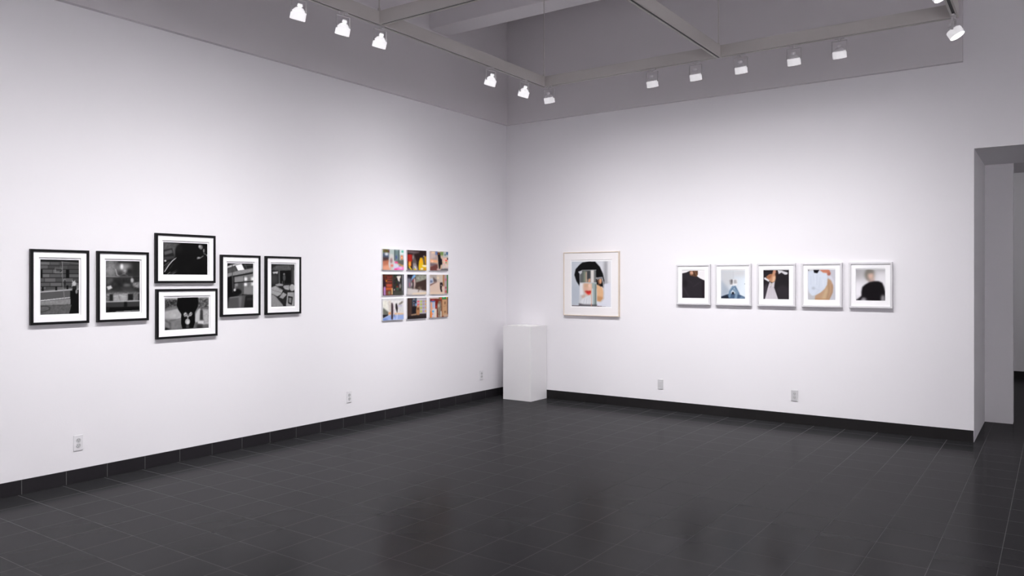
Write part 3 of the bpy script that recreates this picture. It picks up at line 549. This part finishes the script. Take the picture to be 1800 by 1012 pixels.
p.P([(710, 400), (900, 425), (1168, 470), (1168, 550), (710, 550)], (206, 198, 194), 1).P([(820, 520), (1168, 500), (1168, 540), (830, 545)], (236, 212, 178), 1.2).E(848, 240, 20, 40, (116, 30, 42), .8).P([(860, 190), (895, 200), (900, 330), (870, 420), (855, 420)], (196, 170, 164), 1).P([(825, 270), (860, 270), (855, 420), (830, 425)], (56, 46, 52), .8).E(812, 320, 12, 40, (206, 190, 190), .9).L([(960, 400), (1010, 380), (970, 480)], 20, (116, 100, 88), .9).L([(1020, 410), (1050, 470)], 12, (200, 186, 172), 1).L([(1010, 400), (1060, 380)], 12, (106, 92, 80), 1)
pics['n5'] = p
p = small((1243, 108, 1668, 545), (206, 186, 172), 25)
p.P([(1243, 108), (1400, 108), (1400, 240), (1243, 160)], (176, 166, 158), 1.2).P([(1400, 110), (1545, 110), (1540, 280), (1400, 230)], (206, 192, 176), 1.4).E(1430, 180, 26, 20, (244, 222, 190), 1.2).P([(1243, 200), (1310, 180), (1330, 270), (1300, 300), (1243, 320)], (186, 196, 216), 1).R(1243, 240, 1300, 280, (110, 120, 146), 1).P([(1310, 160), (1400, 230), (1400, 262), (1330, 280)], (96, 84, 84), 1.1).P([(1243, 330), (1400, 262), (1400, 275), (1243, 358)], (110, 70, 66), .8)
p.P([(1243, 365), (1460, 262), (1600, 380), (1600, 545), (1243, 545)], (222, 196, 178), 1.2).P([(1243, 500), (1590, 500), (1590, 545), (1243, 545)], (232, 206, 180), 1.5).R(1545, 110, 1580, 370, (176, 124, 84), .8).R(1585, 108, 1640, 545, (176, 160, 164), 1).R(1592, 190, 1630, 250, (206, 110, 130), 1).R(1595, 380, 1632, 420, (180, 70, 80), 1).R(1595, 460, 1640, 520, (200, 90, 90), 1).R(1638, 108, 1668, 530, (24, 112, 44), .6).P([(1475, 280), (1530, 285), (1545, 340), (1520, 375), (1515, 420), (1530, 490), (1500, 495), (1478, 430), (1470, 340)], (34, 24, 24), .7).E(1505, 348, 14, 14, (190, 160, 160), .7)
pics['n6'] = p
p = small((145, 140, 635, 610), (226, 224, 222), 26)
p.R(145, 140, 635, 180, (206, 206, 208), 1.2).P([(145, 180), (240, 170), (280, 420), (145, 320)], (232, 230, 218), 1.2).P([(150, 330), (275, 430), (275, 490), (150, 490)], (104, 106, 96), 1).P([(145, 482), (270, 482), (270, 505), (150, 560)], (16, 14, 20), .7).P([(145, 565), (290, 500), (635, 490), (635, 610), (145, 610)], (150, 172, 220), .8).E(200, 590, 60, 20, (110, 140, 206), 1).P([(260, 170), (330, 180), (330, 420), (290, 460)], (214, 206, 196), 1.3)
p.P([(270, 440), (330, 430), (330, 490), (285, 492)], (228, 158, 104), .9).P([(410, 455), (635, 470), (635, 492), (410, 492)], (226, 178, 132), 1).P([(510, 260), (590, 205), (625, 215), (590, 260), (520, 290)], (130, 122, 112), .9).R(490, 290, 600, 320, (176, 168, 206), 1.2).P([(335, 225), (380, 250), (388, 400), (375, 600), (340, 600), (335, 400)], (62, 44, 50), .8).P([(385, 230), (400, 240), (420, 480), (400, 490)], (206, 190, 200), 1).P([(440, 260), (468, 245), (495, 350), (480, 465), (460, 420), (440, 360)], (30, 22, 26), .7).L([(480, 470), (470, 600)], 12, (222, 226, 244), .8).L([(405, 490), (415, 540)], 14, (80, 90, 130), .8).R(510, 330, 620, 440, (206, 206, 206), 2).N(150, 170, 635, 450, 8, 1)
pics['n7'] = p
p = small((712, 120, 1168, 565), (48, 34, 34), 27)
p.R(712, 130, 820, 500, (66, 48, 42), .8).R(770, 130, 790, 500, (84, 60, 52), .8).R(828, 125, 925, 300, (70, 90, 106), .8).R(845, 180, 910, 240, (20, 36, 60), .7).E(865, 150, 14, 14, (196, 140, 130), .6).E(865, 220, 14, 12, (190, 150, 140), .6).E(862, 275, 12, 12, (180, 100, 90), .6).R(905, 240, 925, 300, (140, 180, 230), .7)
p.R(930, 122, 1168, 470, (186, 182, 190), .7)
for i, y in enumerate((180, 245, 320, 395)):
    p.R(945, y, 1000, y+34, (232, 84, 100) if i < 2 else (200, 150, 110), .7).R(1015, y, 1060, y+38, (182, 200, 72), .7).R(1070, y, 1118, y+36, (166, 140, 176), .7).R(1130, y, 1165, y+36, (224, 168, 96), .7)
p.R(825, 315, 930, 460, (22, 16, 22), .8).P([(800, 470), (930, 455), (930, 485), (805, 498)], (168, 140, 112), .7).P([(935, 290), (965, 270), (1000, 310), (1008, 380), (1000, 490), (930, 490), (915, 400)], (172, 122, 82), .8).E(965, 355, 22, 26, (88, 56, 40), .9).E(962, 300, 20, 22, (222, 168, 140), .8).R(712, 500, 1168, 565, (36, 26, 26), .8).P([(1005, 465), (1168, 465), (1168, 505), (1005, 505)], (50, 42, 44), .8)
pics['n8'] = p
p = small((1243, 118, 1665, 545), (120, 52, 36), 28)
p.R(1243, 118, 1450, 150, (220, 214, 208), .6).P([(1243, 145), (1450, 150), (1450, 185), (1243, 180)], (120, 40, 30), .7).R(1455, 108, 1640, 160, (40, 150, 90), .6).R(1465, 122, 1515, 160, (236, 70, 50), .6).E(1560, 125, 22, 10, (150, 220, 120), .5).R(1620, 108, 1650, 160, (250, 186, 60), .6).R(1650, 108, 1668, 470, (34, 36, 50), .6)
p.R(1250, 200, 1365, 545, (206, 206, 220), .8).R(1255, 190, 1360, 215, (60, 100, 160), .7).E(1310, 180, 30, 8, (226, 60, 100), .6).R(1268, 220, 1290, 540, (240, 138, 60), .8).R(1300, 230, 1330, 340, (150, 180, 216), .8).E(1310, 350, 14, 14, (240, 150, 110), .7).R(1290, 395, 1340, 430, (72, 170, 226), .8).R(1250, 410, 1275, 545, (234, 126, 34), .8).R(1340, 360, 1395, 545, (222, 214, 206), .8).R(1370, 400, 1385, 540, (250, 206, 160), .7).E(1300, 470, 10, 14, (226, 90, 90), .6)
p.R(1366, 190, 1420, 350, (120, 30, 22), .8).E(1385, 320, 12, 24, (206, 60, 36), .7).P([(1440, 200), (1490, 195), (1510, 300), (1500, 400), (1510, 545), (1425, 545), (1420, 420), (1410, 280)], (136, 124, 108), .9).N(1410, 200, 1510, 545, 20, 1).E(1445, 300, 18, 40, (196, 188, 176), 1).R(1485, 420, 1510, 540, (226, 222, 214), .8).R(1515, 170, 1645, 525, (200, 156, 116), .6).R(1515, 170, 1530, 525, (150, 104, 70), .6).R(1575, 215, 1608, 270, (130, 92, 66), .8).R(1570, 420, 1615, 455, (136, 98, 72), .9).L([(1550, 320), (1620, 305)], 7, (150, 110, 80), .6).R(1560, 490, 1665, 545, (196, 170, 150), .9)
pics['n9'] = p

# ------------------------------------------------------------------ framed pictures
def mat_board(bm, w, h, ww, wh, oy, y0, y1, bevel=.0015):
    """board w x h with a window ww x wh, window centre raised by oy, from depth y0 (back) to y1 (front), bevelled window"""
    def ring(hx, hz, cz, y): return [bm.verts.new((sx*hx, y, cz+sz*hz)) for sx, sz in ((-1, -1), (1, -1), (1, 1), (-1, 1))]
    A = ring(w/2, h/2, 0, y0); B = ring(w/2, h/2, 0, y1); Cc = ring(ww/2+bevel, wh/2+bevel, oy, y1); D = ring(ww/2, wh/2, oy, y0)
    for P_, Q in ((A, B), (B, Cc), (Cc, D), (D, A)):
        for i in range(4):
            j = (i+1) % 4; bm.faces.new((P_[i], P_[j], Q[j], Q[i]))
    bmesh.ops.recalc_face_normals(bm, faces=bm.faces[:])

def framed(u, z, w, h, fw, depth, key, iw, ih, ww, wh, oy, side, fm, mm, label, cat='framed picture', group=None, cham=.0015, setback=.008, mt=.0045):
    """side 'L': on the left wall, u = y; side 'B': on the back wall, u = x"""
    loc, rot = ((0, u, z), (0, 0, PI/2)) if side == 'L' else ((u, 0, z), (0, 0, 0))
    r = empty('framed_photograph', loc, rot); tag(r, label, cat, group)
    bm = new(); frame_ring(bm, w, h, fw, 0, depth, cham); obj('frame', bm, fm, r)
    yb = -(depth-setback)
    bm = new(); box(bm, (-w/2+fw*.6, yb+mt+.0005, -h/2+fw*.6), (w/2-fw*.6, -.001, h/2-fw*.6)); obj('backing_paper', bm, M['paper'], r)
    bm = new(); mat_board(bm, w-2*fw+.0005, h-2*fw+.0005, ww, wh, oy, yb+mt, yb, mt*.4); obj('mat', bm, mm, r)
    print_mesh(pics[key], iw, ih, yb+mt-.0004, r)
    return r

GB = 'black framed street photographs'
BW = dict(fw=.0185, depth=.028, iw=.271, ih=.402, ww=.2905, wh=.424, oy=.001, side='L', fm=M['black'], mm=M['matb'], group=GB, mt=.008)
BL = dict(BW, iw=.406, ih=.268, ww=.4255, wh=.2885)
for y, k, lab in ((-5.703, 'street', 'black framed photo of a pole, stone wall and dark figure, leftmost of all'),
                  (-5.229, 'window', 'black framed photo of a dim interior with a bright glow, second from left'),
                  (-4.152, 'train', 'black framed photo of a train interior with a bright ceiling panel'),
                  (-3.680, 'market', 'black framed photo of a street with pale slabs, rightmost of the black frames')):
    framed(y, 1.477, .412, .549, key=k, label=lab, **BW)
framed(-4.689, 1.7075, .550, .411, key='umbrella', label='black framed landscape photo of a large dark shape beside a car, upper of two', **BL)
framed(-4.676, 1.247, .563, .412, key='umbrella_back', label='black framed landscape photo of a person seen from behind with clasped hands, lower of two', **BL)

framed(1.307, 1.478, .786, .797, .010, .034, 'jug', .553, .560, .580, .588, .004, 'B', M['wood'], M['matw'],
       'large square pale wood frame, portrait of a face behind a glass jug', cham=.001)
for x, k, lab in ((2.642, 'coat', 'white framed photo of a dark coat seen from behind'),
                  (3.104, 'newspaper', 'white framed photo of someone in jeans behind a newspaper in a pale corner'),
                  (3.576, 'dress', 'white framed photo of a pale pleated dress against a dark coat'),
                  (4.042, 'shirt', 'white framed photo of a bare back under a lifted white shirt'),
                  (4.512, 'blur', 'white framed photo of a blurred person in a black top, rightmost picture')):
    framed(x, 1.4755, .405, .462, .020, .036, k, .270, .3165, .274, .3205, .0055, 'B', M['whitef'], M['matb'], lab, group='white framed colour photographs', cham=.002, setback=.010)

def photo_panel(yc, z0, z1, w, key, label):
    r = empty('photo_panel', (0, yc, (z0+z1)/2), (0, 0, PI/2)); tag(r, label, 'photo print', 'nine colour street prints')
    h = z1-z0; bm = new(); box(bm, (-w/2, -.0195, -h/2), (w/2, 0, h/2), bev=.001); obj('panel', bm, M['panel'], r)
    print_mesh(pics[key], w, h, -.0202, r); return r
rows = ((1.638, 1.868), (1.358, 1.590), (1.083, 1.322))
cols = ((-2.352, -2.018), (-1.960, -1.634), (-1.572, -1.240))
labs = (('top left print of the nine, pale figure and pink cloth on a street', 'top middle print of the nine, bright yellow shape and a red panel in the dark',
         'top right print of the nine, dark figure before an orange stall'),
        ('middle left print of the nine, dark shop shelves with a white shape', 'centre print of the nine, blue and brown street scene with a bent figure',
         'middle right print of the nine, lone dark figure on a pale pavement'),
        ('bottom left print of the nine, two dark figures over blue ground', 'bottom middle print of the nine, brown wall and a grid of coloured posters',
         'bottom right print of the nine, cardboard boxes and a grey figure'))
n = 1
for ri, (z0, z1) in enumerate(rows):
    for ci, (a, b) in enumerate(cols):
        photo_panel((a+b)/2, z0, z1, b-a, 'n%d' % n, labs[ri][ci]); n += 1

# ------------------------------------------------------------------ plinth and booklet
PX0, PX1, PY0, PY1, PZ = .224, .650, -.385, -.012, .942
pl = empty('plinth', ((PX0+PX1)/2, (PY0+PY1)/2, 0)); tag(pl, 'tall white square plinth standing in the room corner', 'plinth')
hx, hy = (PX1-PX0)/2, (PY1-PY0)/2
bm = new(); box(bm, (-hx, -hy, 0), (hx, hy, PZ-.004), bev=.002)
obj('body', bm, M['plinth'], pl)
bm = new(); box(bm, (-hx, -hy, PZ-.004), (hx, hy, PZ), bev=.0012); obj('top_panel', bm, M['plinth'], pl)
bk = empty('open_booklet', (.43, -.20, PZ), (0, 0, math.radians(-8))); tag(bk, 'white booklet lying open on top of the plinth', 'booklet')
bm = new(); box(bm, (-.15, -.10, 0), (.15, .10, .002), bev=.0005); obj('cover', bm, M['cream'], bk)
def page(s):
    bm = new(); n_ = 10; A = []
    for i in range(n_+1):
        t = i/n_; x = s*t*.146; z = .0025+.009*math.sin(PI*min(1, t*1.1))*(1-t*.6)
        A.append([bm.verts.new((x, y_, zz)) for y_, zz in ((-.097, .002), (-.097, z), (.097, z), (.097, .002))])
    for P_, Q in zip(A, A[1:]):
        for i in range(4): bm.faces.new((P_[i], P_[(i+1) % 4], Q[(i+1) % 4], Q[i]))
    bm.faces.new(A[0]); bm.faces.new(A[-1]); bmesh.ops.recalc_face_normals(bm, faces=bm.faces[:]); return bm
for s in (-1, 1): obj('page_block', page(s), M['paper'], bk, True)

# ------------------------------------------------------------------ wall outlets
def outlet(u, z, side, label, blank=False):
    loc, rot = ((0, u, z), (0, 0, PI/2)) if side == 'L' else ((u, 0, z), (0, 0, 0))
    r = empty('wall_outlet', loc, rot); tag(r, label, 'wall outlet', 'wall outlets')
    bm = new(); box(bm, (-.035, -.006, -.0575), (.035, 0, .0575), bev=.0022); obj('cover_plate', bm, M['plate_l' if side == 'L' else 'plate'], r)
    if blank:
        bm = new(); box(bm, (-.0165, -.0085, -.033), (.0165, -.0055, .033), bev=.0012); obj('rocker', bm, M['plate'], r)
        return r
    for s in (-1, 1):
        bm = new(); lathe(bm, [(0, .0080), (.0165, .0080), (.0172, .0070), (.0172, .0050), (0, .0050)], 24, Matrix.Translation((0, 0, s*.0195)) @ Matrix.Rotation(PI/2, 4, 'X'))
        bmesh.ops.recalc_face_normals(bm, faces=bm.faces[:]); k = obj('socket', bm, M['socket'], r)
        bm = new()
        for dx in (-.0065, .0065): box(bm, (dx-.0012, -.0084, s*.0195-.001), (dx+.0012, -.0078, s*.0195+.008))
        tube(bm, (0, -.0084, s*.0195-.009), (0, -.0078, s*.0195-.009), .0024, 10)
        obj('socket_slots', bm, M['dark'], k)
    return r
outlet(-5.567, .300, 'L', 'white wall outlet below the two leftmost black frames')
outlet(-2.827, .308, 'L', 'white wall outlet low on the left wall, left below the nine prints')
outlet(-.553, .308, 'L', 'white wall outlet in the shade beside the plinth')
outlet(2.230, .302, 'B', 'white wall plate low between the large portrait and the small white frames', True)
outlet(3.764, .299, 'B', 'white wall outlet low under the row of white frames')

# ------------------------------------------------------------------ camera, world, view
f = 1365.7434; th = math.radians(35.0758)
cd = bpy.data.cameras.new('camera'); cam = bpy.data.objects.new('camera', cd); C.objects.link(cam)
cam.location = (6.05149, -8.48534, 1.53); cam.rotation_euler = (PI/2, 0, th)
cd.sensor_fit = 'HORIZONTAL'; cd.sensor_width = 36; cd.lens = f/1800*36; cd.shift_y = -14.5/1800; cd.clip_start = .05; cd.clip_end = 100
sc.camera = cam
w = bpy.data.worlds.new('world'); sc.world = w; w.use_nodes = True
w.node_tree.nodes['Background'].inputs['Color'].default_value = (.02, .02, .021, 1)
vs = sc.view_settings; vs.view_transform = 'Standard'; vs.look = 'None'; vs.gamma = 1; vs.use_curve_mapping = False; vs.exposure = 0.0
sc.cycles.max_bounces = 12; sc.cycles.diffuse_bounces = 8; sc.cycles.glossy_bounces = 4
